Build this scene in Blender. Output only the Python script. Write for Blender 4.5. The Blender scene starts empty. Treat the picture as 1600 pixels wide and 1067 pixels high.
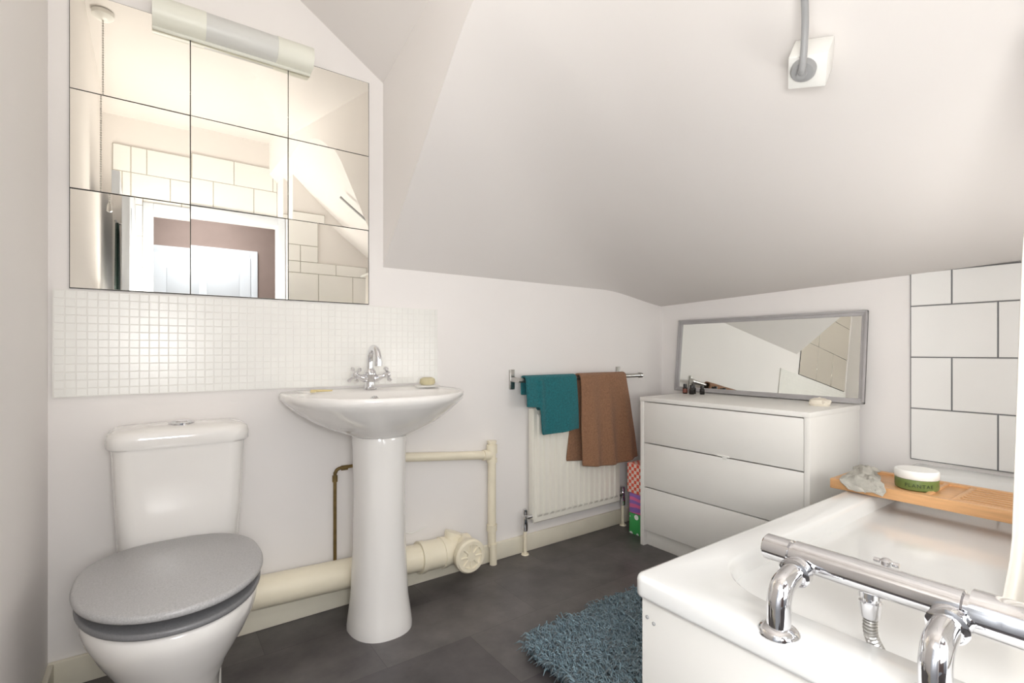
import bpy, bmesh, math, random
from mathutils import Vector, Matrix, noise
random.seed(4)
D=bpy.data; S=bpy.context.scene
WO={}  # world origins

# ------------------------------------------------------------ materials
def mat(name,col,rough=.5,metal=0,var=0,vscale=6,bump=0,bscale=60,coat=0,sheen=0,spec=None,emit=0,detail=4,stretch=None):
    m=D.materials.new(name); m.use_nodes=True; nt=m.node_tree; b=nt.nodes['Principled BSDF']
    c=(col[0],col[1],col[2],1)
    b.inputs['Base Color'].default_value=c; b.inputs['Roughness'].default_value=rough; b.inputs['Metallic'].default_value=metal
    if coat: b.inputs['Coat Weight'].default_value=coat; b.inputs['Coat Roughness'].default_value=.08
    if sheen: b.inputs['Sheen Weight'].default_value=sheen
    if spec is not None: b.inputs['Specular IOR Level'].default_value=spec
    tc=nt.nodes.new('ShaderNodeTexCoord'); src=tc.outputs['Object']
    if stretch:
        mp=nt.nodes.new('ShaderNodeMapping'); mp.inputs['Scale'].default_value=stretch
        nt.links.new(src,mp.inputs['Vector']); src=mp.outputs[0]
    if var:
        n=nt.nodes.new('ShaderNodeTexNoise'); n.inputs['Scale'].default_value=vscale; n.inputs['Detail'].default_value=detail
        nt.links.new(src,n.inputs['Vector'])
        r=nt.nodes.new('ShaderNodeValToRGB'); r.color_ramp.elements[0].position=.3; r.color_ramp.elements[1].position=.7
        r.color_ramp.elements[0].color=tuple(max(0,x*(1-var)) for x in col)+(1,)
        r.color_ramp.elements[1].color=tuple(min(1,x*(1+var)) for x in col)+(1,)
        nt.links.new(n.outputs['Fac'],r.inputs[0]); nt.links.new(r.outputs[0],b.inputs['Base Color'])
    if bump:
        n=nt.nodes.new('ShaderNodeTexNoise'); n.inputs['Scale'].default_value=bscale; n.inputs['Detail'].default_value=3
        nt.links.new(src,n.inputs['Vector'])
        bp=nt.nodes.new('ShaderNodeBump'); bp.inputs['Strength'].default_value=bump; bp.inputs['Distance'].default_value=.003
        nt.links.new(n.outputs['Fac'],bp.inputs['Height']); nt.links.new(bp.outputs[0],b.inputs['Normal'])
    return m
def srgb(r,g,b):
    f=lambda c:(c/255/12.92 if c/255<=.04045 else ((c/255+.055)/1.055)**2.4)
    return (f(r),f(g),f(b))

M={}
M['wall']=mat('wall_paint',srgb(242,238,235),.6,var=.012,vscale=2,bump=.25,bscale=9)
M['ceil']=mat('ceiling_paint',srgb(226,221,217),.7,var=.012,vscale=1.5,bump=.3,bscale=6)
M['cream']=mat('cream_gloss',srgb(242,233,210),.3,var=.03,vscale=8)
M['radpaint']=mat('radiator_enamel',srgb(242,239,228),.35,var=.01,vscale=8)
M['skirt']=mat('skirting_paint',srgb(232,226,208),.4,var=.05,vscale=6)
M['white']=mat('white_laminate',srgb(243,241,236),.35,var=.01)
M['ceramic']=mat('ceramic',srgb(241,238,234),.08,coat=.5,var=.01,vscale=2)
M['acrylic']=mat('acrylic',srgb(232,232,230),.12,coat=.4,var=.006,vscale=2)
M['chrome']=mat('chrome',(.78,.78,.80),.06,1,var=.03)
M['steel']=mat('brushed_steel',(.55,.54,.52),.3,1,var=.1,vscale=30,stretch=(1,20,20))
M['mirror']=mat('mirror_glass_warm_haze',(.96,.93,.86),.01,1,var=.01,vscale=1)  # warm tint imitates the hazy glow in the reflection
M['mirror2']=mat('mirror_glass_clean',(.90,.92,.89),.01,1,var=.01,vscale=1)
M['dark']=mat('dark_gap',(.03,.025,.02),.6,var=.2)
M['greyseat']=mat('grey_glitter_plastic',srgb(176,175,175),.3,var=.15,vscale=300,bump=.1,bscale=300)
M['greyunder']=mat('dark_grey_plastic',srgb(122,122,124),.35,var=.1,vscale=300)
M['greyframe']=mat('grey_painted_wood',srgb(172,169,169),.4,var=.05,vscale=15)
M['tile']=mat('white_glazed_tile',srgb(247,246,243),.15,coat=.3,var=.01)
M['grout']=mat('grey_grout',srgb(118,118,120),.8,var=.1)
M['grout2']=mat('glare_washed_grout',srgb(182,176,164),.8,var=.1)  # paler copy of the grout, imitates washed-out glare in the mirror
M['wgrout']=mat('pale_grout',srgb(239,237,232),.8,var=.02)
M['mosaic']=mat('mosaic_tile',srgb(243,242,237),.25,var=.02,vscale=20)
M['brass']=mat('tarnished_brass',srgb(130,110,70),.45,.7,var=.3,vscale=20)
M['teal']=mat('teal_terry',srgb(28,108,115),.95,var=.25,vscale=140,bump=1,bscale=450,sheen=.1)
M['brown']=mat('brown_terry',srgb(150,110,82),.95,var=.2,vscale=140,bump=1,bscale=450,sheen=.1)
M['green']=mat('dark_green_cloth',srgb(25,60,52),.95,var=.2,vscale=50,sheen=.3)
M['flannel']=mat('grey_flannel',srgb(182,179,170),.95,var=.16,vscale=40,bump=.8,bscale=350)
M['bamboo']=mat('bamboo',srgb(216,166,116),.4,var=.1,vscale=9,stretch=(14,1,14))
M['rug']=mat('blue_grey_pile',srgb(124,150,162),.9,var=.35,vscale=60,sheen=.2)
M['rugback']=mat('rug_backing',srgb(50,68,78),.95,var=.2)
M['curtain']=mat('curtain_cloth',srgb(230,225,217),.7,var=.02)
M['plastic']=mat('white_plastic',srgb(242,241,236),.35,var=.01)
M['creamplastic']=mat('ivory_plastic',srgb(236,236,224),.4,var=.01)
M['diffuser']=mat('frosted_diffuser',srgb(218,218,214),.35,var=.02)
M['greyplastic']=mat('grey_plastic',srgb(160,160,160),.4,var=.03)
M['jargreen']=mat('green_jar',srgb(112,130,75),.25,var=.03)
M['black']=mat('black_plastic',(.015,.013,.012),.25,var=.2)
M['amber']=mat('label_red',srgb(130,75,60),.4,var=.1)
M['soap']=mat('soap',srgb(206,196,160),.5,var=.1,vscale=30)
M['soapwhite']=mat('carved_soap',srgb(238,230,214),.5,var=.04,vscale=30)
M['yellow']=mat('yellow_plastic',srgb(222,204,150),.4,var=.1)
M['hallbrown']=mat('hall_wall_paint',srgb(150,132,126),.7,var=.05)
M['doorwhite']=mat('door_gloss',srgb(228,234,242),.65,var=.01,spec=.2)
M['text']=mat('label_ink',srgb(40,52,34),.5,var=.05)
M['pinkcard']=mat('pink_card',srgb(205,60,105),.5,var=.05)

def floor_mat():
    m=D.materials.new('slate_vinyl'); m.use_nodes=True; nt=m.node_tree; b=nt.nodes['Principled BSDF']
    tc=nt.nodes.new('ShaderNodeTexCoord')
    br=nt.nodes.new('ShaderNodeTexBrick'); br.offset=.5
    br.inputs['Scale'].default_value=1; br.inputs['Brick Width'].default_value=.62; br.inputs['Row Height'].default_value=.31
    br.inputs['Mortar Size'].default_value=.0008; br.inputs['Color1'].default_value=srgb(86,82,83)+(1,); br.inputs['Color2'].default_value=srgb(110,106,105)+(1,)
    br.inputs['Mortar'].default_value=srgb(70,67,68)+(1,)
    nt.links.new(tc.outputs['Object'],br.inputs['Vector'])
    n=nt.nodes.new('ShaderNodeTexNoise'); n.inputs['Scale'].default_value=6; n.inputs['Detail'].default_value=9; n.inputs['Roughness'].default_value=.62
    nt.links.new(tc.outputs['Object'],n.inputs['Vector'])
    r=nt.nodes.new('ShaderNodeValToRGB'); r.color_ramp.elements[0].color=(.55,.55,.56,1); r.color_ramp.elements[1].color=(1.0,.99,.98,1)
    r.color_ramp.elements[0].position=.34; r.color_ramp.elements[1].position=.66
    nt.links.new(n.outputs['Fac'],r.inputs[0])
    mx=nt.nodes.new('ShaderNodeMix'); mx.data_type='RGBA'; mx.blend_type='MULTIPLY'; mx.inputs[0].default_value=1
    nt.links.new(br.outputs['Color'],mx.inputs[6]); nt.links.new(r.outputs[0],mx.inputs[7]); nt.links.new(mx.outputs[2],b.inputs['Base Color'])
    b.inputs['Roughness'].default_value=.34
    bp=nt.nodes.new('ShaderNodeBump'); bp.inputs['Strength'].default_value=.15; bp.inputs['Distance'].default_value=.003
    nt.links.new(n.outputs['Fac'],bp.inputs['Height']); nt.links.new(bp.outputs[0],b.inputs['Normal'])
    return m
M['floor']=floor_mat()
def pattern_mat(name,c1,c2,kind,scale):
    m=D.materials.new(name); m.use_nodes=True; nt=m.node_tree; b=nt.nodes['Principled BSDF']; b.inputs['Roughness'].default_value=.4
    tc=nt.nodes.new('ShaderNodeTexCoord')
    if kind=='dots':
        t=nt.nodes.new('ShaderNodeTexVoronoi'); t.inputs['Scale'].default_value=scale; t.inputs['Randomness'].default_value=.25; out=t.outputs['Distance']; th=.42
    else:
        t=nt.nodes.new('ShaderNodeTexChecker') if kind=='check' else nt.nodes.new('ShaderNodeTexWave'); t.inputs['Scale'].default_value=scale
        if kind=='wave': t.inputs['Distortion'].default_value=4; t.bands_direction='Z'
        out=t.outputs['Fac']; th=.5
    nt.links.new(tc.outputs['Object'],t.inputs['Vector'])
    r=nt.nodes.new('ShaderNodeValToRGB'); r.color_ramp.interpolation='CONSTANT'
    r.color_ramp.elements[0].color=c1+(1,); r.color_ramp.elements[1].position=th; r.color_ramp.elements[1].color=c2+(1,)
    nt.links.new(out,r.inputs[0]); nt.links.new(r.outputs[0],b.inputs['Base Color'])
    return m
M['dots']=pattern_mat('green_dotted_card',srgb(240,245,240),srgb(70,175,95),'dots',22)
M['waves']=pattern_mat('orange_check_card',srgb(235,95,70),srgb(245,225,215),'check',55)
M['pinks']=pattern_mat('pink_striped_card',srgb(225,110,160),srgb(150,110,190),'wave',8)

# ------------------------------------------------------------ geometry accumulator
def rrect(cx,cy,hx,hy,r,z,na=8,me=6):
    r=min(r,hx*.999,hy*.999); pts=[]
    cs=[(cx+hx-r,cy+hy-r,0),(cx-hx+r,cy+hy-r,90),(cx-hx+r,cy-hy+r,180),(cx+hx-r,cy-hy+r,270)]
    for i,(x,y,a) in enumerate(cs):
        for k in range(na+1):
            t=math.radians(a+90*k/na); pts.append((x+r*math.cos(t),y+r*math.sin(t),z))
        nx,ny,a2=cs[(i+1)%4]; t2=math.radians(a2)
        e=(nx+r*math.cos(t2),ny+r*math.sin(t2)); s=pts[-1]
        for k in range(1,me): pts.append((s[0]+(e[0]-s[0])*k/me,s[1]+(e[1]-s[1])*k/me,z))
    return [Vector(p) for p in pts]
def egg(cx,cy,hx,front,back,z,n=64,nb=2.6,nf=2.1):
    pts=[]
    for k in range(n):
        t=2*math.pi*k/n; c,s=math.cos(t),math.sin(t); e=nb if s>0 else nf
        x=hx*math.copysign(abs(c)**(2/e),c); y=(back if s>0 else front)*math.copysign(abs(s)**(2/e),s)
        pts.append(Vector((cx+x,cy+y,z)))
    return pts
def path(pts,n=8):
    P=[Vector(p) for p in pts]; out=[]
    P=[2*P[0]-P[1]]+P+[2*P[-1]-P[-2]]
    for i in range(1,len(P)-2):
        for k in range(n):
            t=k/n; a,b,c,d=P[i-1],P[i],P[i+1],P[i+2]
            out.append(.5*((2*b)+(c-a)*t+(2*a-5*b+4*c-d)*t*t+(3*b-a-3*c+d)*t**3))
    out.append(P[-2]); return out
class G:
    def __init__(s): s.v=[];s.f=[];s.m=[]
    def add(s,v,f,mi=0):
        o=len(s.v); s.v+= [Vector(p) for p in v]; s.f+=[tuple(i+o for i in q) for q in f]; s.m+=[mi]*len(f); return s
    def loft(s,rings,c0=True,c1=True,mi=0,closed=True):
        n=len(rings[0]); v=[p for r in rings for p in r]; f=[]
        for i in range(len(rings)-1):
            for k in range(n if closed else n-1):
                k2=(k+1)%n; f.append((i*n+k,i*n+k2,(i+1)*n+k2,(i+1)*n+k))
        if c0: f.append(tuple(reversed(range(n))))
        if c1: f.append(tuple((len(rings)-1)*n+k for k in range(n)))
        return s.add(v,f,mi)
    def tube(s,pts,r,seg=20,mi=0,caps=True):
        P=[Vector(p) for p in pts]; R=r if isinstance(r,(list,tuple)) else [r]*len(P); rings=[]
        t0=(P[1]-P[0]).normalized(); up=Vector((0,0,1)) if abs(t0.z)<.9 else Vector((1,0,0))
        nrm=t0.cross(up).normalized()
        for i,p in enumerate(P):
            a=P[max(i-1,0)]; b=P[min(i+1,len(P)-1)]; t=b-a
            t=t.normalized() if t.length>1e-9 else t0
            nrm=(nrm-t*nrm.dot(t)).normalized(); bi=t.cross(nrm); t0=t
            rings.append([p+R[i]*(math.cos(2*math.pi*k/seg)*nrm+math.sin(2*math.pi*k/seg)*bi) for k in range(seg)])
        return s.loft(rings,caps,caps,mi)
    def turned(s,base,axis,prof,seg=28,mi=0):
        base=Vector(base); ax=Vector(axis).normalized(); up=Vector((0,0,1)) if abs(ax.z)<.9 else Vector((1,0,0))
        n=ax.cross(up).normalized(); b=ax.cross(n)
        rings=[[base+ax*h+max(r,1e-4)*(math.cos(2*math.pi*k/seg)*n+math.sin(2*math.pi*k/seg)*b) for k in range(seg)] for r,h in prof]
        return s.loft(rings,True,True,mi)
    def box(s,lo,hi,bev=.004,mi=0,seg=2,mtx=None):
        bm=bmesh.new(); bmesh.ops.create_cube(bm,size=1)
        lo=Vector(lo);hi=Vector(hi)
        for v in bm.verts: v.co=Vector(((lo[i]+hi[i])/2+v.co[i]*(hi[i]-lo[i]) for i in range(3)))
        if bev: bmesh.ops.bevel(bm,geom=bm.edges[:],offset=bev,segments=seg,affect='EDGES',profile=.5)
        if mtx: bm.transform(mtx)
        bm.verts.index_update()
        s.add([v.co.copy() for v in bm.verts],[tuple(v.index for v in f.verts) for f in bm.faces],mi); bm.free(); return s
    def build(s,name,mats,parent=None,label=None,cat=None,kind=None,ang=40,wn=False,group=None):
        xs=[v.x for v in s.v];ys=[v.y for v in s.v];zs=[v.z for v in s.v]
        o=Vector(((min(xs)+max(xs))/2,(min(ys)+max(ys))/2,min(zs)))
        if kind=='structure': o=Vector((0,0,0))
        me=D.meshes.new(name); me.from_pydata([v-o for v in s.v],[],s.f)
        if not isinstance(mats,(list,tuple)): mats=[mats]
        for m in mats: me.materials.append(M[m])
        for p,mi in zip(me.polygons,s.m): p.material_index=mi; p.use_smooth=True
        bm=bmesh.new(); bm.from_mesh(me); bmesh.ops.recalc_face_normals(bm,faces=bm.faces); bm.to_mesh(me); bm.free()
        me.set_sharp_from_angle(angle=math.radians(ang)); me.update()
        ob=D.objects.new(name,me); S.collection.objects.link(ob)
        WO[ob.name]=o
        if parent: ob.parent=parent; ob.location=o-WO[parent.name]
        else: ob.location=o
        if label: ob['label']=label
        if cat: ob['category']=cat
        if kind: ob['kind']=kind
        if group: ob['group']=group
        return ob
def thing(name,loc,label,cat,parent=None,group=None):
    e=D.objects.new(name,None); e.empty_display_size=.05; S.collection.objects.link(e); WO[e.name]=Vector(loc)
    e.location=Vector(loc)-(WO[parent.name] if parent else Vector((0,0,0)))
    if parent: e.parent=parent
    if label: e['label']=label
    if cat: e['category']=cat
    if group: e['group']=group
    return e
def struct(name,lo,hi,m,bev=0):
    return G().box(lo,hi,bev).build(name,m,kind='structure')

XW=2.67; YW=2.05; XL=-.256; YR=-.30; YB=-.085; H=1.03
# ------------------------------------------------------------ shell
struct('floor',(XL-.1,-1.9,-.06),(XW+.1,YW+.1,0),'floor')
struct('wall_back',(XL-.1,YW,0),(XW+.1,YW+.1,3.1),'wall')
struct('wall_far',(XW,-.5,0),(XW+.1,YW,3.1),'wall')
struct('wall_left',(XL-.1,YR,0),(XL,YW,3.1),'wall')
struct('wall_bath',(.86,YR-.1,0),(XW,YB,3.1),'wall')
DX0,DX1,DZ=-.03,.80,2.05
g=G().box((XL-.1,YR-.1,0),(DX0,YR,3.1),0).box((DX1,YR-.1,0),(.86,YR,3.1),0).box((DX0,YR-.1,DZ),(DX1,YR,3.1),0)
g.build('wall_near','wall',kind='structure')
struct('wall_hall',(-1.2,-1.9,0),(1.8,-1.8,3.0),'hallbrown')
struct('wall_hall_left',(-1.3,-1.8,0),(-1.2,-.4,3.0),'hallbrown')
struct('wall_hall_right',(1.7,-1.8,0),(1.8,-.4,3.0),'hallbrown')
struct('ceiling_hall',(-1.3,-1.9,2.7),(1.8,-.4,2.8),'ceil')
def smin(a,b,k=.06):
    h=max(k-abs(a-b),0)/k; return min(a,b)-h*h*k*.25
def ca(X,Y):
    t=max(0,XW-X); return 1.315+.033*(YW-Y)+.1*t+.25*t*t
def cz(X,Y):
    A=ca(X,Y); B=1.386+(YW-Y); C=2.171+.25*(YW-Y)
    k=.06+.42*max(0,min(1,(YW-Y)*1.3))
    return min(smin(A,B,k),C,2.7)
def cl(X,Y): return min(2.171+.65*(.8-X)+.25*(YW-Y),2.7)
def grid(fn,x0,x1,y0,y1,nx,ny):
    v=[];f=[]
    for i in range(nx+1):
        for j in range(ny+1):
            X=x0+(x1-x0)*i/nx; Y=y0+(y1-y0)*j/ny; v.append((X,Y,fn(X,Y)))
    for i in range(nx):
        for j in range(ny):
            a=i*(ny+1)+j; f.append((a,a+1,a+ny+2,a+ny+1))
    return v,f
g=G(); g.add(*grid(cz,.8,XW+.05,YR-.05,YW+.02,90,110)); g.add(*grid(cl,XL-.05,.8,YR-.05,YW+.02,30,60))
g.add(*grid(lambda x,y:3.15,XL-.1,XW+.1,YR-.1,YW+.1,1,1))
g.build('ceiling','ceil',kind='structure',ang=22)
v=[];f=[]; n=90
for j in range(n+1):
    Y=YR-.05+(YW+.02-YR+.05)*j/n; a,b=cz(.8,Y),cl(.8,Y); v+=[(.8,Y,a),(.8,Y,max(b,a))]
for j in range(n): f.append((2*j,2*j+1,2*j+3,2*j+2))
G().add(v,f).build('wall_dormer','wall',kind='structure')
G().box((XL,YW-.018,0),(XW,YW,.085),.004).build('baseboard_back','skirt',kind='structure')
G().box((XL,YR,0),(XL+.016,YW-.018,.085),.004).build('baseboard_left','skirt',kind='structure')
G().box((XW-.016,.75,0),(XW,YW-.018,.085),.004).build('baseboard_far','skirt',kind='structure')
g=G().box((DX0-.06,YR,0),(DX0,YR+.02,DZ+.07)).box((DX1,YR,0),(DX1+.055,YR+.02,DZ+.07)).box((DX0,YR,DZ),(DX1,YR+.02,DZ+.07))
g.build('trim_1','doorwhite',kind='structure')
def panel_door(name,lo,hi,axis):
    g=G().box(lo,hi,.003)
    w=hi[axis]-lo[axis]; oth=1-axis
    for a,b in ((.12,.46),(.54,.88)):
        for z0,z1 in ((.2,.9),(1.05,1.45),(1.55,1.9)):
            l=list(lo);h=list(hi); l[axis]=lo[axis]+w*a;h[axis]=lo[axis]+w*b; l[2]=z0;h[2]=z1
            l[oth]=lo[oth]-.006; h[oth]=hi[oth]+.006
            g.box(l,h,.005)
    return g.build(name,'doorwhite',kind='structure')
panel_door('door_1',(-.165,YR+.03,.01),(-.128,.48,2.08),1)
panel_door('door_2',(-.05,-1.80,.0),(.80,-1.76,2.04),0)
G().box((-.12,-1.80,0),(-.05,-1.775,2.11)).box((.80,-1.80,0),(.87,-1.775,2.11)).box((-.05,-1.80,2.04),(.80,-1.775,2.11)).build('trim_2','doorwhite',kind='structure')
def tiles(g,regions,o,U,N,uw,rh,gap,th,u0=0,v0=0,jit=0,offs=.5):
    U=Vector(U);N=Vector(N);o=Vector(o)
    for (a,b,c,d) in regions:
        r0=int(math.floor((c-v0)/rh+1e-6)); r1=int(math.ceil((d-v0)/rh))
        for r in range(r0,r1):
            z0=max(c,v0+r*rh);z1=min(d,v0+(r+1)*rh)
            if z1-z0<gap*2: continue
            sh=u0+(uw*offs if r%2 else 0); k0=int(math.floor((a-sh)/uw+1e-6)); k1=int(math.ceil((b-sh)/uw))
            for k in range(k0,k1):
                x0=max(a,sh+k*uw);x1=min(b,sh+(k+1)*uw)
                if x1-x0<gap*2: continue
                j=(random.random()-.5)*jit; e=gap/2; bv=min(.002,th*.5)
                q=[(x0+e,z0+e),(x1-e,z0+e),(x1-e,z1-e),(x0+e,z1-e)]
                q2=[(x0+e+bv,z0+e+bv),(x1-e-bv,z0+e+bv),(x1-e-bv,z1-e-bv),(x0+e+bv,z1-e-bv)]
                vs=[o+U*x+Vector((0,0,z)) for x,z in q]+[o+U*x+Vector((0,0,z))+N*(th+j) for x,z in q2]
                g.add(vs,[(0,1,5,4),(1,2,6,5),(2,3,7,6),(3,0,4,7),(4,5,6,7)],0)
g=G(); tiles(g,[(0,.82,.563,1.365)],(XW-.006,.744,0),(0,-1,0),(-1,0,0),.276,.2195,.0036,.004,u0=.138,v0=.563-.2195,offs=.5)
g.box((XW-.007,-.08,.563),(XW-.001,.744,1.367),0,mi=1)
g.build('trim_3',['tile','grout'],kind='structure',ang=20)
g=G(); tiles(g,[(-.19,DX0-.06,.9,2.5),(DX0-.06,DX1+.06,DZ+.07,2.5)],(0,YR+.006,0),(1,0,0),(0,1,0),.276,.219,.0035,.004,v0=.127)
g.box((-.19,YR,0.9),(DX0-.06,YR+.007,2.5),0,mi=1).box((DX0-.06,YR,DZ+.07),(DX1+.06,YR+.007,2.5),0,mi=1)
g.build('trim_4',['tile','grout2'],kind='structure',ang=20)
g=G(); tiles(g,[(.86,XW,.56,1.30),(.86,2.2,1.30,1.42),(.86,1.5,1.42,1.75),(.86,1.1,1.75,2.1)],(0,YB+.006,0),(1,0,0),(0,1,0),.276,.219,.0035,.004,v0=.127)
g.box((.86,YB,.56),(XW,YB+.007,1.30),0,mi=1).box((.86,YB,1.30),(2.2,YB+.007,1.42),0,mi=1).box((.86,YB,1.42),(1.5,YB+.007,1.75),0,mi=1).box((.86,YB,1.75),(1.1,YB+.007,2.1),0,mi=1)
g.build('trim_5',['tile','grout2'],kind='structure',ang=20)
g=G(); tiles(g,[(-.243,1.054,.888,1.216)],(0,YW-.006,0),(1,0,0),(0,-1,0),.0262,.0252,.0015,.0018,v0=.888,u0=-.243,jit=.0005,offs=0)
g.box((-.246,YW-.007,.886),(1.056,YW-.001,1.218),0,mi=1)
o=g.build('mosaic_splashback',['mosaic','wgrout'],ang=20,label='off-white square mosaic tile splashback above basin and toilet',cat='tile panel')

# ------------------------------------------------------------ wall mirror of 9 tiles
T=thing('wall_mirror',(.265,YW,1.225),'frameless wall mirror made of nine square mirror tiles with dark joints','mirror')
G().box((-.207,YW-.004,1.223),(.737,YW-.0005,2.15),0).build('mirror_backing','dark',T)
for i in range(3):
    for j in range(3):
        x0=-.205+i*.3135; z0=1.225+j*.308; w=.3112;h=.3057
        c=Vector((x0+w/2,YW-.007,z0+h/2))
        mt=Matrix.Translation(c)@Matrix.Rotation(math.radians(random.uniform(-.5,.5)),4,'Z')@Matrix.Rotation(math.radians(random.uniform(-.5,.5)),4,'X')
        G().box((-w/2,-.002,-h/2),(w/2,.002,h/2),.0006,mtx=mt,seg=1).build('mirror_tile','mirror',T)
T=thing('mirror_light',(.25,YW,2.09),'ivory plastic strip light with frosted diffuser above wall mirror','light fitting')
def strip(x0,x1,m,nm,r=0):
    sec=[(0,2.19)]+[(-.030-.036*math.sin(t),2.1475+.0425*math.cos(t)) for t in [math.pi*k/10 for k in range(11)]]+[(0,2.105)]
    rings=[[Vector((x,YW-.012+y*(1+r),z+(z-2.147)*r)) for y,z in sec] for x in (x0,x1)]
    G().loft(rings).build(nm,m,T,ang=50)
strip(.0,.15,'creamplastic','end_cap',.03); strip(.15,.375,'diffuser','diffuser'); strip(.375,.50,'creamplastic','end_cap',.03)
G().box((.0,YW-.022,2.096),(.50,YW-.010,2.197),.003).build('back_plate','creamplastic',T)

# ------------------------------------------------------------ toilet
T=thing('toilet',(.06,1.75,0),'white close-coupled ceramic toilet with grey glitter seat','toilet')
cx=.076
G().loft([rrect(cx,1.945,.150,.085,.05,.385),rrect(cx,1.945,.160,.092,.05,.40),rrect(cx,1.944,.168,.096,.05,.55),rrect(cx,1.943,.176,.1,.05,.745)]).build('cistern','ceramic',T,ang=50)
G().loft([rrect(cx,1.943,.180,.103,.05,.735),rrect(cx,1.943,.188,.106,.052,.742),rrect(cx,1.943,.189,.106,.052,.765),rrect(cx,1.943,.184,.103,.05,.782),rrect(cx,1.943,.165,.088,.045,.792),rrect(cx,1.943,.1,.04,.03,.797)]).build('cistern_lid','ceramic',T,ang=60)
G().turned((cx-.0,1.92,.794),(0,0,1),[(.036,0),(.036,.007),(.030,.010),(.029,.008),(.024,.013),(.0,.014)]).build('flush_button','chrome',T)
g=G(); C=(.048,1.60)
g.loft([egg(*C,.115,.15,.30,0),egg(*C,.112,.15,.30,.02),egg(*C,.10,.14,.28,.10),egg(*C,.105,.16,.27,.18),egg(*C,.135,.21,.26,.25),egg(*C,.168,.25,.25,.31),egg(*C,.187,.277,.25,.355),egg(*C,.192,.284,.25,.375),egg(*C,.194,.287,.25,.40),egg(*C,.190,.282,.245,.408),egg(*C,.13,.2,.18,.408),egg(*C,.1,.15,.15,.30)])
g.loft([rrect(.07,1.86,.10,.17,.04,0),rrect(.07,1.86,.10,.17,.04,.22),rrect(.07,1.88,.14,.15,.04,.33),rrect(.07,1.88,.150,.15,.04,.388)])
g.build('bowl','ceramic',T,ang=60)
def slab(C,hx,fr,bk,z0,z1,r):
    return [egg(*C,hx-r,fr-r,bk-r,z0),egg(*C,hx-r*.3,fr-r*.3,bk-r*.3,z0+r*.3),egg(*C,hx,fr,bk,z0+r),egg(*C,hx,fr,bk,z1-r),egg(*C,hx-r*.3,fr-r*.3,bk-r*.3,z1-r*.3),egg(*C,hx-r,fr-r,bk-r,z1)]
G().loft(slab(C,.201,.296,.24,.412,.427,.005)).build('seat','greyunder',T,ang=60)
tilt=Matrix.Translation((0,1.84,.436))@Matrix.Rotation(math.radians(-1.4),4,'X')@Matrix.Translation((0,-1.84,-.436))
G().loft([[tilt@p for p in r] for r in slab(C,.207,.301,.245,.437,.456,.007)]).build('seat_lid','greyseat',T,ang=60)
for x in (-.02,.125): G().turned((x,1.845,.405),(0,0,1),[(.012,0),(.012,.035),(.008,.04)]).build('hinge','chrome',T)

# ------------------------------------------------------------ basin
T=thing('pedestal_basin',(.70,1.85,0),'white ceramic pedestal wash basin with chrome mixer tap','basin')
bx=.698
def brim(s,z,cy=1.86,a=.328,fr=.33,bk=.185,sh=0): return egg(bx,cy+sh,a*s,fr*s,bk*min(1,s+.1) if s<1 else bk,z,n=72,nb=5,nf=2.15)
g=G()
def bowl(a,fr,bk,z,cy=1.76): return egg(bx,cy,a,fr,bk,z,n=72,nb=2.6,nf=2.1)
g.loft([bowl(.02,.02,.02,.735),bowl(.10,.08,.06,.742),bowl(.19,.13,.095,.765),bowl(.235,.165,.12,.80),bowl(.262,.185,.135,.84),bowl(.275,.195,.145,.862),bowl(.285,.203,.152,.871),
        brim(.985,.877),brim(1.0,.872),brim(1.0,.860),brim(.985,.848),brim(.93,.83),brim(.85,.805),brim(.72,.775,sh=-.01),brim(.56,.748,sh=-.02),brim(.40,.728,sh=-.035),brim(.30,.715,sh=-.05)])
g.build('basin','ceramic',T,ang=70)
g=G()
prof=[(.094,.085,.725),(.098,.09,.70),(.095,.088,.66),(.092,.086,.5),(.095,.088,.3),(.103,.095,.12),(.112,.105,.05),(.116,.11,.02),(.116,.11,0)]
g.loft([egg(bx-.001,1.83,a,b*1.25,b*.45,z,n=56,nb=4,nf=2.3) for a,b,z in prof]); g.build('pedestal','ceramic',T,ang=60)
G().turned((bx+.003,1.884,.838),(0,-1,-.5),[(.017,-.006),(.017,.004),(.012,.005),(.011,.001)]).build('overflow_ring','chrome',T)
G().turned((bx+.003,1.881,.837),(0,-1,-.5),[(.011,-.004),(.011,.006)]).build('overflow_hole','dark',T)
G().turned((bx,1.76,.737),(0,0,1),[(.025,0),(.025,.004),(.015,.006)]).build('drain','chrome',T)
tx=.712
TP=thing('mixer_tap',(tx,1.965,.875),None,None,T); TP['label']='chrome monobloc basin tap with cross handles'
ty=1.965
G().turned((tx,ty,.875),(0,0,1),[(.028,0),(.028,.006),(.022,.010),(.019,.03),(.022,.05),(.026,.06),(.022,.075),(.015,.085)]).build('tap_body','chrome',TP)
G().tube(path([(tx,ty,.94),(tx,ty,.995),(tx,ty-.008,1.022),(tx,ty-.035,1.040),(tx,ty-.07,1.032),(tx,ty-.088,1.008),(tx,ty-.09,.985)]),.0135).turned((tx,ty-.09,.990),(0,0,-1),[(.016,0),(.016,.018),(.012,.019)]).build('spout','chrome',TP)
for sx in (-1,1):
    g=G(); d=Vector((sx*.85,-.25,.30)).normalized(); b0=Vector((tx+sx*.012,ty,.915))
    g.turned(b0,d,[(.013,0),(.015,.015),(.012,.03),(.009,.04),(.011,.055),(.015,.062),(.012,.07),(.006,.073)])
    c=b0+d*.062; u=d.cross(Vector((0,0,1))).normalized(); w=d.cross(u)
    for k in range(4):
        a=math.radians(45+90*k); q=u*math.cos(a)+w*math.sin(a)
        g.turned(c,q,[(.0045,.01),(.005,.024),(.008,.03),(.008,.036),(.003,.040)],seg=14)
    g.build('cross_handle','chrome',TP)
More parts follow.
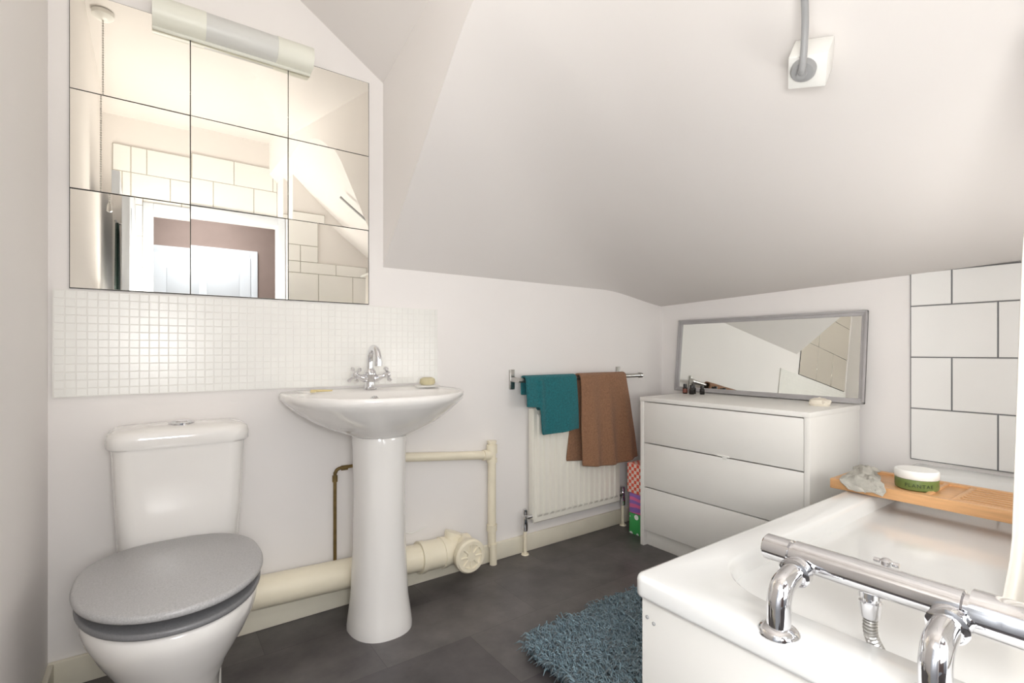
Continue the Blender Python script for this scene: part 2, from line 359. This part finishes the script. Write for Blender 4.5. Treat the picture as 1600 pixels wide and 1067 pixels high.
G().loft([egg(.94,1.91,.050,.030,.03,.879),egg(.94,1.91,.055,.035,.035,.885),egg(.94,1.91,.050,.03,.03,.886),egg(.94,1.91,.03,.02,.02,.883)]).build('soap_dish','plastic',label='small pale dish holding soap on basin rim',cat='soap dish')
G().loft([egg(.94,1.91,.028,.018,.018,.887),egg(.94,1.91,.034,.022,.022,.895),egg(.94,1.91,.032,.020,.02,.912),egg(.94,1.91,.02,.012,.012,.918)]).build('soap_bar','soap',label='worn beige bar of soap in dish on basin',cat='soap')
g=G().tube([(.475,1.93,.882),(.50,1.925,.881),(.545,1.90,.882)],[.004,.005,.003],seg=10).turned((.48,1.915,.877),(0,0,1),[(.010,0),(.011,.003),(.008,.005)])
g.build('razor','yellow',label='small yellow razor lying on basin rim',cat='razor')

# ------------------------------------------------------------ pipes
T=thing('soil_pipe',(.75,1.95,.0),'cream plastic soil pipe with round access cap along skirting','pipe')
G().tube([(.235,1.968,.173),(.55,1.968,.16),(1.04,1.968,.14)],.056,28).build('pipe','cream',T)
G().tube([(.93,1.968,.144),(1.05,1.968,.14)],.062,28).tube([(.925,1.968,.144),(.945,1.968,.143)],.067,28).tube([(1.03,1.968,.14),(1.05,1.968,.14)],.066,28).build('collar','cream',T)
G().tube([(1.03,1.968,.140),(1.17,1.968,.136)],.060,28).tube([(1.13,2.0,.136),(1.13,1.89,.132)],.062,28).turned((1.085,1.975,.17),(.35,0,1),[(.036,0),(.036,.034),(.040,.034),(.040,.048),(.03,.050)]).build('junction','cream',T)
g=G().turned((1.13,1.905,.131),(0,-1,0),[(.070,0),(.073,.006),(.073,.03),(.066,.038),(.052,.038),(.050,.030),(.0,.030)])
for k in range(8):
    a=math.pi*k/4; g.tube([(1.13+.02*math.cos(a),1.873,.131+.02*math.sin(a)),(1.13+.056*math.cos(a),1.872,.131+.056*math.sin(a))],.0045,8)
g.turned((1.13,1.876,.131),(0,-1,0),[(.02,0),(.02,.006),(.0,.007)])
g.build('access_cap','cream',T)
g=G(); px=1.335;py=2.018
g.tube([(px,py,0.085),(px,py,.57)],.020).turned((px,py,.535),(0,0,1),[(.026,0),(.026,.04),(.02,.042),(.02,.05),(.023,.05),(.023,.06)])
g.turned((px,py,.49),(0,0,1),[(.025,0),(.025,.02)]).turned((px,py,.16),(0,0,1),[(.025,0),(.025,.03)])
g.tube([(.74,py,.585),(px,py,.525)],.020); g.turned((px-.05,py,.53),(1,0,-.1),[(.025,0),(.025,.035)])
g.turned((px,py-.012,.0),(0,0,1),[(.018,0),(.018,.10)])
g.build('waste_pipe','cream',label='cream plastic waste pipe running from basin down wall',cat='pipe')
g=G(); g.tube(path([(.70,2.038,.560),(.66,2.038,.559),(.612,2.038,.556),(.597,2.038,.54),(.595,2.038,.5),(.595,2.038,.12)],6),.0068,12)
g.turned((.595,2.038,.505),(0,0,1),[(.010,0),(.010,.025)]).turned((.62,2.038,.556),(1,0,0),[(.010,0),(.010,.025)])
g.build('supply_pipe','brass',label='tarnished brass water pipe behind basin pedestal',cat='pipe')
g=G().tube(path([(.80,2.042,.36),(.90,2.042,.235),(1.0,2.043,.24)],6),.003,8).build('cable','plastic',label='thin white cable behind basin pedestal',cat='cable')

# ------------------------------------------------------------ radiator
T=thing('radiator',(1.87,1.99,0),'off-white ribbed panel radiator below towel rail','radiator')
x0,x1,z0,z1=1.575,2.21,.15,.735; nr=15
p=(x1-x0-.03)/nr
prof=[(x0,0),(x0+.015,0)]
for k in range(nr):
    a=x0+.015+k*p; prof+=[(a+p*.10,0),(a+p*.24,-.011),(a+p*.76,-.011),(a+p*.90,0)]
prof+=[(x1-.015,0),(x1,0)]
yf=1.992
rings=[]
for z,s,dy in ((z0,0,.008),(z0+.006,0,.001),(z0+.03,0,0),(z0+.045,1,0),(z1-.045,1,0),(z1-.03,0,0),(z1-.006,0,.001),(z1,0,.008)):
    rings.append([Vector((x,yf+y*s+dy,z)) for x,y in prof]+[Vector((x1,yf+.012,z)),Vector((x0,yf+.012,z))])
G().loft(rings).build('front_panel','radpaint',T,ang=12)
g=G().box((x0,2.024,z0+.01),(x1,2.034,z1-.01),.003).box((x0-.004,yf+.004,z0+.02),(x0+.002,2.034,z1),.002).box((x1-.002,yf+.004,z0+.02),(x1+.004,2.034,z1),.002)
for k in range(30): g.box((x0+.01+k*.0207,yf+.010,z1-.006),(x0+.02+k*.0207,2.03,z1+.001),0)
g.build('convector_casing','radpaint',T)
for x,s in ((x0,-1),(x1,1)):
    g=G().tube([(x,2.008,z0+.035),(x+s*.05,2.008,z0+.035)],.011,14).turned((x+s*.045,2.008,z0+.0),(0,0,1),[(.009,-.03),(.013,-.03),(.015,0),(.013,.015),(.013,.04),(.010,.05)])
    g.turned((x+s*.045,2.008,z0+.05),(0,0,1),[(.012,0),(.014,.01),(.013,.028),(.005,.032)])
    g.build('valve','chrome',T)
    G().tube([(x+s*.045,2.008,z0-.02),(x+s*.045,2.008,0)],.009,12).turned((x+s*.045,2.008,.0),(0,0,1),[(.02,0),(.018,.006)]).build('valve_pipe','cream',T)

# ------------------------------------------------------------ towel rail
T=thing('towel_rail',(1.9,YW,.85),'brushed steel wall towel rail above radiator','towel rail')
for x in (1.47,2.25):
    G().box((x-.012,YW-.012,.835),(x+.018,YW,.935),.003).box((x-.008,YW-.09,.873),(x+.012,YW-.005,.897),.003).build('bracket','steel',T)
G().tube([(1.45,YW-.088,.885),(2.36,YW-.088,.885)],.012,16).turned((2.345,YW-.088,.885),(1,0,0),[(.016,0),(.016,.02)]).build('rail','steel',T)
def towel(name,m,xa,xb,fl,bl,label,skew=0,seed=0,r=.017,ry=YW-.088,rz=.885,wav=.006,sag=0,fold=0,notch=0,back=0):
    prof=[]; n=40; NB=16
    for k in range(NB-1): prof.append((ry+r*.9,rz-bl*(1-k/(NB-1))))
    for k in range(9): t=math.pi*k/8; prof.append((ry+r*math.cos(t),rz+r*math.sin(t)))
    for k in range(1,n+1): prof.append((ry-r,rz-fl*k/n))
    nx=64; v=[];f=[]; np_=len(prof)
    for i in range(nx+1):
        u=i/nx
        for j,(y,z) in enumerate(prof):
            h=max(0,rz-z); front=j>=NB+3
            fr=1 if front else 0
            off=(noise.noise(Vector((u*3+seed,h*2,seed)))*.5+.5)*wav+ (math.sin(u*8+seed+h*2.5)*.5+.5)*wav*min(1,h*4)
            off+= fold*(.5+.5*math.cos(u*19+seed*2+h*3))*min(1,h*3)
            x=xa+(xb-xa)*u+ skew*h*(.2+.8*u) +noise.noise(Vector((u*2,z*6,seed+5)))*.005 - fold*.8*math.sin(u*19+seed*2)*h
            if not front: x-=back*h*(1-u)
            zz=z-(sag*h/fl)*math.sin(math.pi*u)+noise.noise(Vector((u*3,seed,2)))*.012*h/fl
            if notch and h>0:
                q=max(0,min(1,(u-notch+.03)/.06)); q=q*q*(3-2*q); zz=rz-(rz-zz)*(.50+.50*q)
                off+=.008*math.exp(-((u-notch)/.05)**2)
            v.append((x,y-off*fr,zz))
    for i in range(nx):
        for j in range(np_-1):
            a=i*np_+j; f.append((a,a+1,a+np_+1,a+np_))
    o=G().add(v,f).build(name,m,label=label,cat='towel',ang=180)
    s=o.modifiers.new('s','SOLIDIFY'); s.thickness=.010; s.offset=0
    o.modifiers.new('b','SUBSURF').render_levels=1
    return o
towel('towel','teal',1.480,1.815,.265,.15,'teal terry towel folded over the rail',skew=.05,seed=1.3,r=.019,sag=.01,wav=.010,fold=.004,notch=.27)
towel('towel','brown',1.842,2.20,.465,.44,'brown terry bath towel hanging over the rail',skew=.20,seed=4.2,r=.021,wav=.012,sag=.025,fold=.020,back=.16)

# ------------------------------------------------------------ boxes by radiator
def cart(nm,m,lo,hi,label):
    G().box(lo,hi,.006).build(nm,m,label=label,cat='box')
cart('carton','dots',(2.19,1.78,0),(2.33,1.905,.118),'green and white spotted card carton on floor')
cart('carton','pinks',(2.185,1.78,.119),(2.325,1.90,.232),'pink and purple card carton stacked on another')
cart('carton','waves',(2.18,1.775,.233),(2.33,1.91,.40),'orange and white patterned card carton on top of stack')
G().loft([rrect(2.29,1.815,.04,.03,.01,.401),rrect(2.29,1.815,.042,.032,.01,.56),rrect(2.29,1.815,.03,.01,.005,.60)]).build('pouch','pinkcard',label='pink toiletry pouch standing on stacked cartons',cat='pouch')

# ------------------------------------------------------------ chest
CX0,CX1,CY0,CY1,CH=2.11,2.60,.912,1.757,.785
T=thing('chest_of_drawers',((CX0+CX1)/2,(CY0+CY1)/2,0),'white laminate chest with three drawers','chest of drawers')
g=G().box((CX0,CY0,0),(CX1,CY0+.022,CH-.02),.0015).box((CX0,CY1-.022,0),(CX1,CY1,CH-.02),.0015).box((CX0+.03,CY0+.02,.0),(CX1,CY1-.02,.075),.001).box((CX1-.01,CY0+.02,.07),(CX1,CY1-.02,CH-.02),.001)
g.build('carcass','white',T)
G().box((CX0-.002,CY0-.002,CH-.022),(CX1,CY1+.002,CH),.002).build('top_panel','white',T)
zs=[.083,.312,.545,.762]
for k in range(3):
    a,b=zs[k]+.002,zs[k+1]-.003
    g=G().box((CX0+.001,CY0+.024,a),(CX0+.019,CY1-.024,b),.002).box((CX0+.018,CY0+.04,a+.02),(CX1-.03,CY1-.04,b-.03),.002)
    g.build('drawer','white',T,label='white handleless drawer')
G().box((CX0-.003,1.25,.546),(CX0+.002,1.31,.553),.001).box((CX0-.003,1.262,.535),(CX0+.001,1.285,.548),.001).build('tape_scrap','plastic',T)  # scrap of torn tape on the drawer front
T=thing('framed_mirror',(2.62,1.40,CH),'rectangular mirror with grey painted frame leaning against wall','mirror')
ya,yb=.895,1.90; hh=.430; lean=math.atan2(.045,hh)
mt=Matrix.Translation((2.612,0,CH+.002))@Matrix.Rotation(lean,4,'Y')
def fr(y0,y1,z0,z1,g,d=.014,b=.004): g.box((-d,y0,z0),(0.0,y1,z1),b,mtx=mt)
g=G(); w=.025
for q in ((ya,yb,0,w),(ya,yb,hh-w,hh),(ya,ya+w,w*.9,hh-w*.9),(yb-w,yb,w*.9,hh-w*.9)): fr(*q,g)
for q in ((ya,yb,0,.011),(ya,yb,hh-.011,hh),(ya,ya+.011,0,hh),(yb-.011,yb,0,hh)): fr(*q,g,d=.020,b=.003)
g.build('frame','greyframe',T)
G().box((-.006,ya+w-.004,w-.004),(-.003,yb-w+.004,hh-w+.004),0,mtx=mt).build('glass','mirror2',T)
for (x,y,h,r,lb) in ((2.47,1.735,.055,.013,'small black bottle with red label'),(2.50,1.70,.055,.013,'small dark glass bottle with black cap'),(2.46,1.685,.050,.014,'short black bottle'),(2.50,1.645,.048,.013,'small black bottle')):
    B=thing('bottle',(x,y,CH),lb+' on white chest top','bottle',group='small bottles on chest top')
    G().turned((x,y,CH),(0,0,1),[(r*.9,0),(r,.003),(r,h*.6),(r*.6,h*.7)]).build('bottle_body','black',B)
    G().turned((x,y,CH+h*.69),(0,0,1),[(r*.75,0),(r*.75,h*.3),(r*.6,h*.33)]).build('cap','black',B)
    if 'red' in lb: G().turned((x,y,CH+h*.12),(0,0,1),[(r*1.03,0),(r*1.03,h*.4)]).build('bottle_label','amber',B)
x,y=2.42,1.005
G().loft([egg(x,y,.028,.038,.038,CH),egg(x,y,.034,.043,.043,CH+.010),egg(x,y,.030,.038,.038,CH+.026),egg(x,y,.018,.022,.022,CH+.033)]).tube([(x-.030,y-.025,CH+.018),(x+.01,y-.036,CH+.020),(x+.03,y+.0,CH+.022)],.008,10).tube([(x-.025,y+.025,CH+.018),(x,y,CH+.031),(x+.025,y+.025,CH+.018)],.007,10).build('ornament','soapwhite',label='cream shell-shaped soap on white chest top',cat='ornament')

# ------------------------------------------------------------ bath
BX0,BX1,BY0,BY1,BH=.84,XW-.008,YB+.008,.722,.55
T=thing('bathtub',((BX0+BX1)/2,(BY0+BY1)/2,0),'white acrylic bathtub with end panel and chrome mixer','bathtub')
bcx,bcy=(BX0+BX1)/2,(BY0+BY1)/2; hx,hy=(BX1-BX0)/2,(BY1-BY0)/2
def inner(x0,x1,y0,y1,r,z): return rrect((x0+x1)/2,(y0+y1)/2,(x1-x0)/2,(y1-y0)/2,r,z,na=12,me=10)
R=lambda i,z:rrect(bcx,bcy,hx-i,hy-i,.026-min(i,.014),z,na=12,me=10)
rings=[R(.03,.505),R(.006,.505),R(.001,.508),R(0,.513),R(0,.540),R(.002,.546),R(.006,.550),R(.012,.551),
 inner(.960,2.545,.0,.648,.17,.547),inner(.965,2.540,.005,.643,.168,.543),inner(.969,2.535,.009,.639,.165,.532),inner(.978,2.515,.018,.630,.16,.50),inner(1.0,2.46,.035,.61,.155,.40),inner(1.03,2.36,.055,.59,.15,.25),inner(1.07,2.28,.075,.57,.14,.19),inner(1.12,2.22,.12,.525,.12,.165),inner(1.2,2.14,.2,.44,.1,.158)]
G().loft(rings,True,True).build('tub','acrylic',T,ang=60)
G().box((BX0+.018,BY0+.01,0),(BX0+.030,BY1-.012,.507),.002).build('end_panel','white',T)
G().box((BX0+.03,BY1-.030,0),(BX1-.01,BY1-.018,.507),.002).build('side_panel','white',T)
for y,z in ((.695,.462),(.678,.455)):
    G().turned((BX0+.019,y,z),(-1,0,0),[(.004,0),(.004,.003),(.002,.005)]).build('screw','greyplastic',T)
TP=thing('shower_mixer',(.92,.315,BH),None,None,T); TP['label']='chrome thermostatic bath shower mixer on two pillars'
bz=.653; bxx=.965
g=G()
g.turned((bxx,.496,bz),(0,-1,0),[(.021,0),(.024,.003),(.024,.047),(.020,.049),(.020,.054),(.0255,.056),(.0255,.290),(.021,.292),(.021,.298),(.031,.300),(.031,.397),(.027,.402)],seg=40)
g.build('mixer_bar','chrome',TP)
for y in (.425,.215):
    g=G().turned((.868,y,BH-.002),(0,0,1),[(.033,0),(.033,.004),(.028,.010),(.020,.014)])
    g.tube(path([(.868,y,BH),(.868,y,BH+.035),(.870,y,BH+.055),(.882,y,BH+.075),(.905,y,BH+.083),(.93,y,bz-.016),(.955,y,bz-.010)]),.0192,28)
    g.turned((.920,y,bz-.018),(1,0,0.15),[(.021,0),(.026,.002),(.026,.016),(.024,.020)])
    g.build('pillar','chrome',TP)
g=G().turned((bxx+.005,.325,bz-.016),(0,0,-1),[(.017,0),(.017,.016),(.013,.018),(.013,.022),(.0165,.024),(.0145,.048),(.011,.052)])
g.build('hose_connector','chrome',TP)
g=G(); hp=path([(bxx+.005,.325,bz-.060),(bxx+.010,.325,bz-.10),(bxx+.055,.318,bz-.16),(bxx+.115,.30,bz-.25),(bxx+.16,.27,bz-.37),(bxx+.2,.22,bz-.455),(bxx+.35,.2,bz-.476),(bxx+.5,.28,bz-.478)],30)
g.tube(hp,[.0108 if i%4<2 else .0078 for i in range(len(hp))],14); g.build('shower_hose','steel',TP)
g=G().turned((bxx+.045,.315,bz-.005),(0,0,1),[(.006,0),(.006,.018),(.010,.020),(.010,.026),(.004,.03)]); 
g.tube([(bxx,.315,bz),(bxx+.047,.315,bz)],.006,12).tube([(bxx+.045,.297,bz+.018),(bxx+.045,.333,bz+.018)],.0042,10); g.build('diverter_knob','chrome',TP)

# caddy
cz0=BH+.002; kx0,kx1=1.92,2.19; ky0,ky1=-.03,.765; kt=.034
g=G()
for a,b in ((kx0,kx0+.026),(kx1-.026,kx1)): g.box((a,ky0,cz0),(b,ky1,cz0+kt),.003)
for a,b in ((ky1-.028,ky1),(ky0,ky0+.028),(.50,.512),(.43,.445)): g.box((kx0+.02,a,cz0+.002),(kx1-.02,b,cz0+kt-.001),.002)
for a,b in ((.44,.505),(.512,.745)): g.box((kx0+.02,a,cz0+.012),(kx1-.02,b,cz0+.026),.001)
for k in range(7):
    a=kx0+.034+k*.0300; g.box((a,ky0+.02,cz0+.010),(a+.015,.435,cz0+.033),.002)
g.build('bath_caddy','bamboo',label='bamboo bath caddy tray with slats laid across the tub',cat='bath tray')
jx,jy,jz=2.035,.552,cz0+.027
B=thing('jar',(jx,jy,jz),'green cosmetics jar with white lid standing on bamboo tray','jar')
G().turned((jx,jy,jz),(0,0,1),[(.052,0),(.057,.004),(.058,.012),(.058,.034),(.054,.037)],seg=40).build('jar_body','jargreen',B)
G().turned((jx,jy,jz+.036),(0,0,1),[(.057,0),(.059,.003),(.059,.023),(.056,.027),(.0,.0275)],seg=40).build('jar_lid','plastic',B)
tcv=D.curves.new('t','FONT'); tcv.body='PLANTAE'; tcv.size=.016; tcv.align_x='CENTER'; tcv.space_character=1.2
to=D.objects.new('t',tcv); S.collection.objects.link(to)
bpy.context.view_layer.update()
me=D.meshes.new_from_object(to.evaluated_get(bpy.context.evaluated_depsgraph_get()))
dirc=math.atan2(-jy,-jx)+.12
vs=[]
for v in me.vertices:
    a=dirc+v.co.x/.0585; vs.append((jx+.0588*math.cos(a),jy+.0588*math.sin(a),jz+.013+v.co.y))
g=G().add(vs,[tuple(p.vertices) for p in me.polygons]); D.objects.remove(to)
g.build('jar_lettering','text',B)
# flannel
v=[];f=[]; n=44
for i in range(n+1):
    for j in range(n+1):
        u,w=i/n,j/n; X=1.855+.29*u; yc=.650+.08*u; hw=.048+.014*math.sin(u*6)
        Y=yc+hw*(2*w-1)
        top=cz0+kt+.003
        nz=abs(noise.noise(Vector((u*3.2,w*2.6,1.7))))*.030+abs(noise.noise(Vector((u*9,w*6,4))))*.012
        z=top+nz*(.3+.7*math.sin(math.pi*w))+.008*math.sin(math.pi*w)
        if X<kx0-.005:
            z=top+nz*.4-(kx0-.005-X)*.45; X=kx0-.010-nz*.3+(X-kx0)*.2
        v.append((X,Y+noise.noise(Vector((u*4,w*4,9)))*.014,z))
for i in range(n):
    for j in range(n):
        a=i*(n+1)+j; f.append((a,a+1,a+n+2,a+n+1))
o=G().add(v,f).build('flannel','flannel',label='crumpled grey flannel on end of bamboo tray',cat='face cloth',ang=180)
s=o.modifiers.new('s','SOLIDIFY'); s.thickness=.004; s.offset=1
o.modifiers.new('b','SUBSURF').render_levels=1

# shower curtain
T=thing('shower_curtain',(1.45,.1,.3),'plain white shower curtain hanging inside the bathtub','shower curtain')
v=[];f=[];ny,nz=60,30
for i in range(ny+1):
    for j in range(nz+1):
        w=i/ny; z=.27+(1.66-.27)*j/nz
        if z>1.225: yl=.2195-(z-1.225)*.06
        elif z>.63: yl=.2195+(1.225-z)*.025
        else: yl=.2344+.055*((.63-z)/.36)**1.2
        Y=yl+(.04-yl)*w; X=1.45+.016*math.sin(w*22)*(1.1-.4*j/nz)
        v.append((X,Y,z))
for i in range(ny):
    for j in range(nz):
        a=i*(nz+1)+j; f.append((a,a+1,a+nz+2,a+nz+1))
o=G().add(v,f).build('curtain_cloth','curtain',T,ang=180); s=o.modifiers.new('s','SOLIDIFY'); s.thickness=.002
G().tube([(1.45,YB+.013,1.672),(1.45,.200,1.672)],.010,14).build('curtain_rod','plastic',T)

# ------------------------------------------------------------ ceiling junction box
fx,fy=1.470,.625
def sp(x,y,off=0):
    e=.01; n=Vector((cz(x+e,y)-cz(x-e,y),cz(x,y+e)-cz(x,y-e),-2*e)).normalized()
    return Vector((x,y,cz(x,y)))+n*off,n
c0,nrm=sp(fx,fy)
upv=(sp(fx-.13,fy-.04)[0]-c0); upv=(upv-nrm*upv.dot(nrm)).normalized(); xv=upv.cross(nrm).normalized()
mt=Matrix(((xv.x,upv.x,nrm.x,c0.x),(xv.y,upv.y,nrm.y,c0.y),(xv.z,upv.z,nrm.z,c0.z),(0,0,0,1)))@Matrix.Rotation(math.radians(-8),4,'Z')
T=thing('junction_box',c0,'white square pattress with grey round fitting and conduit on sloping ceiling','electrical box')
G().box((-.046,-.046,.002),(.046,.046,.080),.004,mtx=mt).build('pattress','plastic',T)
G().turned(mt@Vector((-.008,.010,.080)),nrm,[(.031,0),(.031,.010),(.026,.016),(.012,.017),(.011,.03)]).build('round_fitting','greyplastic',T)
for sx in (-.022,.022): G().turned(mt@Vector((sx,-.0455,.040)),-upv,[(.005,0),(.004,.001)]).build('screw','greyplastic',T)
pp=[mt@Vector((-.008,.010,.095)),mt@Vector((-.008,.020,.107)),mt@Vector((-.006,.045,.102))]
for k in (.12,.2,.3,.4,.5):
    q,_=sp(fx-.92*k*.8-.006,fy-.36*k*.8,.07-.04*k); pp.append(q)
G().tube(path(pp,8),.0085,14).build('conduit','greyplastic',T)

# ------------------------------------------------------------ pull cord, robe on door (seen in the mirror)
T=thing('pull_cord',(-.19,.9,1.74),'ceiling pull switch with hanging bead cord','light switch')
cc=cl(-.19,.9)
G().turned((-.19,.9,cc-.002),(0,0,-1),[(.045,0),(.045,.02),(.03,.035),(.01,.04)]).build('switch_rose','plastic',T)
g=G(); z=cc-.04
while z>1.78: g.turned((-.19,.9,z),(0,0,-1),[(.001,0),(.004,.003),(.004,.008),(.001,.011)],seg=8); z-=.012
g.turned((-.19,.9,1.785),(0,0,-1),[(.004,0),(.010,.01),(.012,.04),(.005,.045)],seg=12)
g.build('cord','steel',T)
T=thing('bathrobe',(-.20,.3,.98),'dark green robe hanging from the open door','robe')
v=[];f=[]
for i in range(25):
    for j in range(21):
        u=i/24;w=j/20; v.append((-.196+.013*math.sin(u*16)*(.4+w*.6),.12+.20*(u-.5)*(.35+.65*w)+.12,1.83-.85*w))
for i in range(24):
    for j in range(20):
        a=i*21+j; f.append((a,a+1,a+22,a+21))
o=G().add(v,f).build('robe_cloth','green',T,ang=180)
s=o.modifiers.new('s','SOLIDIFY'); s.thickness=.008
G().tube([(-.172,.24,1.83),(-.20,.24,1.83),(-.21,.24,1.85)],.005,10).build('hook','chrome',T)

# ------------------------------------------------------------ rug
rx0,rx1,ry0,ry1=1.03,1.75,.76,1.365
T=thing('shaggy_rug',((rx0+rx1)/2,(ry0+ry1)/2,0),'blue-grey shaggy bath rug on dark floor beside the bathtub','rug')
G().loft([rrect((rx0+rx1)/2,(ry0+ry1)/2,(rx1-rx0)/2,(ry1-ry0)/2,.06,z) for z in (.001,.012)]).build('backing','rugback',T)
v=[];f=[]
for _ in range(19000):
    x=random.uniform(rx0,rx1);y=random.uniform(ry0,ry1)
    dx=max(rx0+.06-x,x-rx1+.06,0);dy=max(ry0+.06-y,y-ry1+.06,0)
    if math.hypot(dx,dy)>.06: continue
    a=random.uniform(0,2*math.pi)*.7+noise.noise(Vector((x*5,y*5,0)))*5; L=random.uniform(.02,.055); hgt=random.uniform(.015,.045)
    d=Vector((math.cos(a),math.sin(a),0)); r=random.uniform(.0018,.0032)
    P=[Vector((x,y,.010)),Vector((x,y,.012+hgt*.7))+d*L*.3,Vector((x,y,.012+hgt))+d*L*.75,Vector((x,y,.008+hgt*.75))+d*L*1.1]
    if P[3].y<.735: continue
    o=len(v); 
    for p_,rr in zip(P,(r,r*1.2,r,r*.4)):
        for k in range(3):
            t=2*math.pi*k/3; v.append(p_+Vector((math.cos(t)*rr,math.sin(t)*rr,math.sin(t+1)*rr*.5)))
    for s_ in range(3):
        for k in range(3): f.append((o+s_*3+k,o+s_*3+(k+1)%3,o+(s_+1)*3+(k+1)%3,o+(s_+1)*3+k))
    f.append((o+9,o+10,o+11))
me=D.meshes.new('pile'); me.from_pydata([p-WO[T.name] for p in v],[],f); me.materials.append(M['rug'])
for p in me.polygons: p.use_smooth=True
o=D.objects.new('pile',me); S.collection.objects.link(o); o.parent=T; o['kind']='stuff'; WO['pile']=WO[T.name]

# ------------------------------------------------------------ lights
def area(name,loc,direction,size,power,col=(1,1,1)):
    l=D.lights.new(name,'AREA'); l.shape='RECTANGLE'; l.size=size[0]; l.size_y=size[1]; l.energy=power; l.color=col
    o=D.objects.new(name,l); S.collection.objects.link(o); o.location=loc
    o.rotation_euler=Vector(direction).to_track_quat('-Z','Y').to_euler(); return o
area('bounce_flash',(.06,.22,1.35),(-.2,-.15,1),(.5,.5),16,(1,.97,.91))
area('soft_flash',(.0,-.22,1.08),(.60,.78,-.04),(.5,.4),17.5,(1,.99,.975))
area('slope_fill',(.70,-.12,.80),(.88,.25,.10),(.3,.3),3,(1,.99,.975))  # added fill for the sloping ceiling, no such lamp in the room
area('bath_fill',(1.85,-.06,1.0),(.12,.90,.40),(.7,.4),6.5,(1,.99,.975))  # unseen fill beside the bath wall, added to even out the far side
area('hall_fill',(.4,-1.1,2.6),(0,0,-1),(.5,.5),20,(.92,.96,1))  # added light for the hallway, no fitting modelled there
w=D.worlds.new('w'); S.world=w; w.use_nodes=True; w.node_tree.nodes['Background'].inputs[0].default_value=(.8,.85,.9,1); w.node_tree.nodes['Background'].inputs[1].default_value=.3

# ------------------------------------------------------------ camera
c=D.cameras.new('camera'); co=D.objects.new('camera',c); S.collection.objects.link(co)
co.location=(0,0,H); co.rotation_euler=(math.pi/2,0,math.radians(54.2-90)); c.lens=17.55; c.sensor_width=36; c.shift_y=.009; c.clip_start=.02
S.camera=co
S.view_settings.view_transform='Standard'
S.view_settings.exposure=.16
